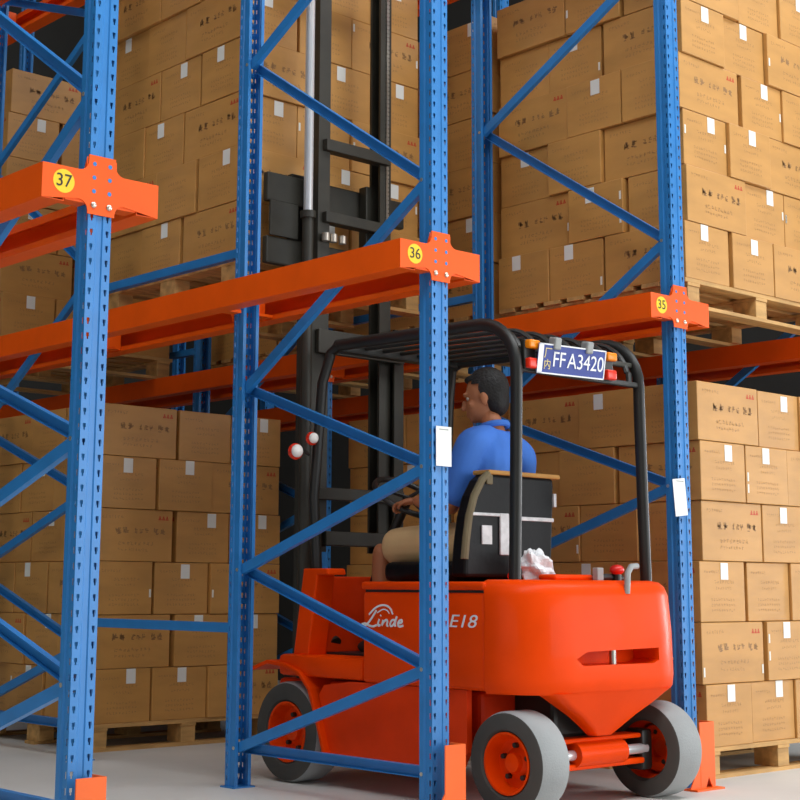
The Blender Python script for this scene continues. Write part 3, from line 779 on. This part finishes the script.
# hands: palm and five fingers each, closed on what they hold
def hand(w, d, side, target, up):
    d = d.normalized(); up = (up - d * up.dot(d)).normalized(); sd = d.cross(up) * side; out = []
    ch = [(w, (.026, .02), None), (w + d * .035, (.034, .017), 0), (w + d * .075, (.036, .016), 1)]
    out.append(skin(ch, 0, 2))
    for i, (o_, ln) in enumerate(((-.028, .066), (-.010, .076), (.009, .072), (.027, .058))):
        b = w + d * .075 + sd * o_
        p1 = b + d * ln * .45 - up * .006; p2 = p1 + d * ln * .18 - up * ln * .33; p3 = p2 - d * ln * .18 - up * ln * .22
        out.append(skin([(b - d * .02, .009, None), (p1, .0088, 0), (p2, .0082, 1), (p3, .0072, 2)], 0, 1))
    b = w + d * .025 - sd * .028
    out.append(skin([(b, .012, None), (b + d * .03 - sd * .016 - up * .012, .0105, 0), (b + d * .052 - sd * .006 - up * .034, .0088, 1)], 0, 1))
    return out
pieces += hand(wrl, Vector((-.02, 1, -.12)), 1, None, Vector((0, .15, 1)))
pieces += hand(wrr, Vector((.05, 1, -.22)), -1, None, Vector((0, .2, 1)))
merge(pieces, 'body', SKIN, .006, pr, 4)
# clothing, hair, eyes, shoes
up_ = Vector((0, 0, .006))
shirt = [limb((hip + Vector((0, 0, -.02)), (.155, .125)), (mid(hip, chest), (.165, .125)), (chest, (.178, .125)), (mid(chest, neck, .5), (.15, .10)), (mid(chest, neck, .78), (.10, .08)), (mid(chest, neck, .97), (.068, .062)))]
for a, b in ((shl, ell), (shr, elr)): shirt.append(limb((mid(chest, neck, .75), .075), (mid(mid(chest, neck, .6), a, .55), .085), (a, .08), (mid(a, b, .5), .072), (mid(a, b, .98), .064)))
merge(shirt, 'shirt', SHIRT, .008, pr, 5)
m = MB(); cN = mid(chest, neck, .96)
m.tube([cN + Vector((.062 * math.cos(a), .06 * math.sin(a), .014 - .014 * math.sin(a))) for a in (2 * PI * i / 28 for i in range(29))], .015, 8); m.build('collar', SHIRT, pr, smooth=True)
shorts = [limb((hip - Vector((0, 0, .06)), (.155, .12)), (hip + Vector((0, 0, .05)), (.15, .12)))]
for a, b in ((hl, knl), (hr, knr)): shorts.append(limb((hip, .1), (a, .11), (mid(a, b, .5), .103), (mid(a, b, .97), .093)))
merge(shorts, 'shorts', SHORTS, .008, pr, 4)
hair = [blob(H(0, -.018, .042), .103, (.83, .98, 1.0), HR), blob(H(0, -.05, -.01), .085, (.86, .7, 1.0), HR), blob(H(.0, .04, .098), .05, (1.1, .9, .4), HR)]
ho = merge(hair, 'hair', HAIR, .006, pr, 3)
hb = bmesh.new(); hb.from_mesh(ho.data)
Hinv = HR.inverted()
dele = []
for v in hb.verts:
    q = Hinv @ (v.co + PO - hd)
    lim = .012 if abs(q.x) > .045 else .03
    if q.y > lim and q.z < .062 + .02 * (abs(q.x) < .06): dele.append(v)
bmesh.ops.delete(hb, geom=dele, context='VERTS'); hb.to_mesh(ho.data); hb.free()
for s in (-1, 1):
    m = MB(); m.sphere(H(s * .033, .0765, .008), .0105, (1, .8, .8), 14, HR); e_ = m.build('eye', EYEW, pr, smooth=True)
    m = MB(); m.sphere(H(s * .033, .0835, .008), .0045, (1, .5, 1), 12, HR); m.build('pupil', HAIR, e_, smooth=True)
for a in (anl, anr):
    m = MB(); m.sphere(a + Vector((0, .055, -.055)), .05, (.9, 2.1, .75), 20); m.sphere(a + Vector((0, -.005, -.03)), .046, (.95, 1, 1.1), 16); m.build('shoe', SHOE, pr, smooth=True)


# ------------------------------------------------------------------ light
def area(name, loc, rot, sx, sy, power, colr=(1, 1, 1)):
    l = bpy.data.lights.new(name, 'AREA'); l.shape = 'RECTANGLE'; l.size = sx; l.size_y = sy; l.energy = power; l.color = colr
    o = bpy.data.objects.new(name, l); col.objects.link(o); o.location = loc; o.rotation_euler = rot; return o
area('skylight_aisle', (1.5, -3.6, 8.4), (0, 0, 0), 16, 3.0, 1000, (.95, .98, 1))
area('fill_rack', (-3.2, 2.2, 8.4), (0, 0, 0), 4.5, 5.0, 130, (.95, .98, 1))  # added fill light over the empty lane, no roof opening there
area('daylight_door', (7., -13., 2.8), (PI/2, 0, math.radians(14)), 16, 5.4, 1250, (.95, .975, 1))
area('fill_left', (-15.5, -1., 3.2), (PI/2, 0, -PI/2), 12, 5.0, 270, (1, .95, .86))  # added fill light for the left-facing sides, no window in that wall
area('daylight_aisle_end', (21., -3.2, 2.5), (PI/2, 0, PI/2), 5.0, 4.8, 1500, (.95, .98, 1))
w = bpy.data.worlds.new('sky'); scene.world = w; w.use_nodes = True
w.node_tree.nodes['Background'].inputs[0].default_value = (.95, .97, 1, 1); w.node_tree.nodes['Background'].inputs[1].default_value = .3

# ------------------------------------------------------------------ camera
cam = bpy.data.cameras.new('camera'); co = bpy.data.objects.new('camera', cam); col.objects.link(co); scene.camera = co
cam.sensor_width = 36; cam.sensor_fit = 'HORIZONTAL'; cam.lens = 1503.44 * 36 / 800
cam.shift_x = (400 - 371.67) / 800; cam.shift_y = (342.17 - 400) / 800
yaw, pitch, roll = .7298, .1622, .0057
f = Vector((math.sin(yaw) * math.cos(pitch), math.cos(yaw) * math.cos(pitch), math.sin(pitch)))
r = Vector((math.cos(yaw), -math.sin(yaw), 0)); u = r.cross(f)
r2 = r * math.cos(roll) + u * math.sin(roll); u2 = u * math.cos(roll) - r * math.sin(roll)
co.matrix_world = Matrix(((r2.x, u2.x, -f.x, -4.1783), (r2.y, u2.y, -f.y, -4.2595), (r2.z, u2.z, -f.z, .876), (0, 0, 0, 1)))
cam.clip_start = .05
vs = scene.view_settings
vs.view_transform = 'Standard'; vs.look = 'None'; vs.gamma = 1; vs.use_curve_mapping = False; vs.exposure = -0.06
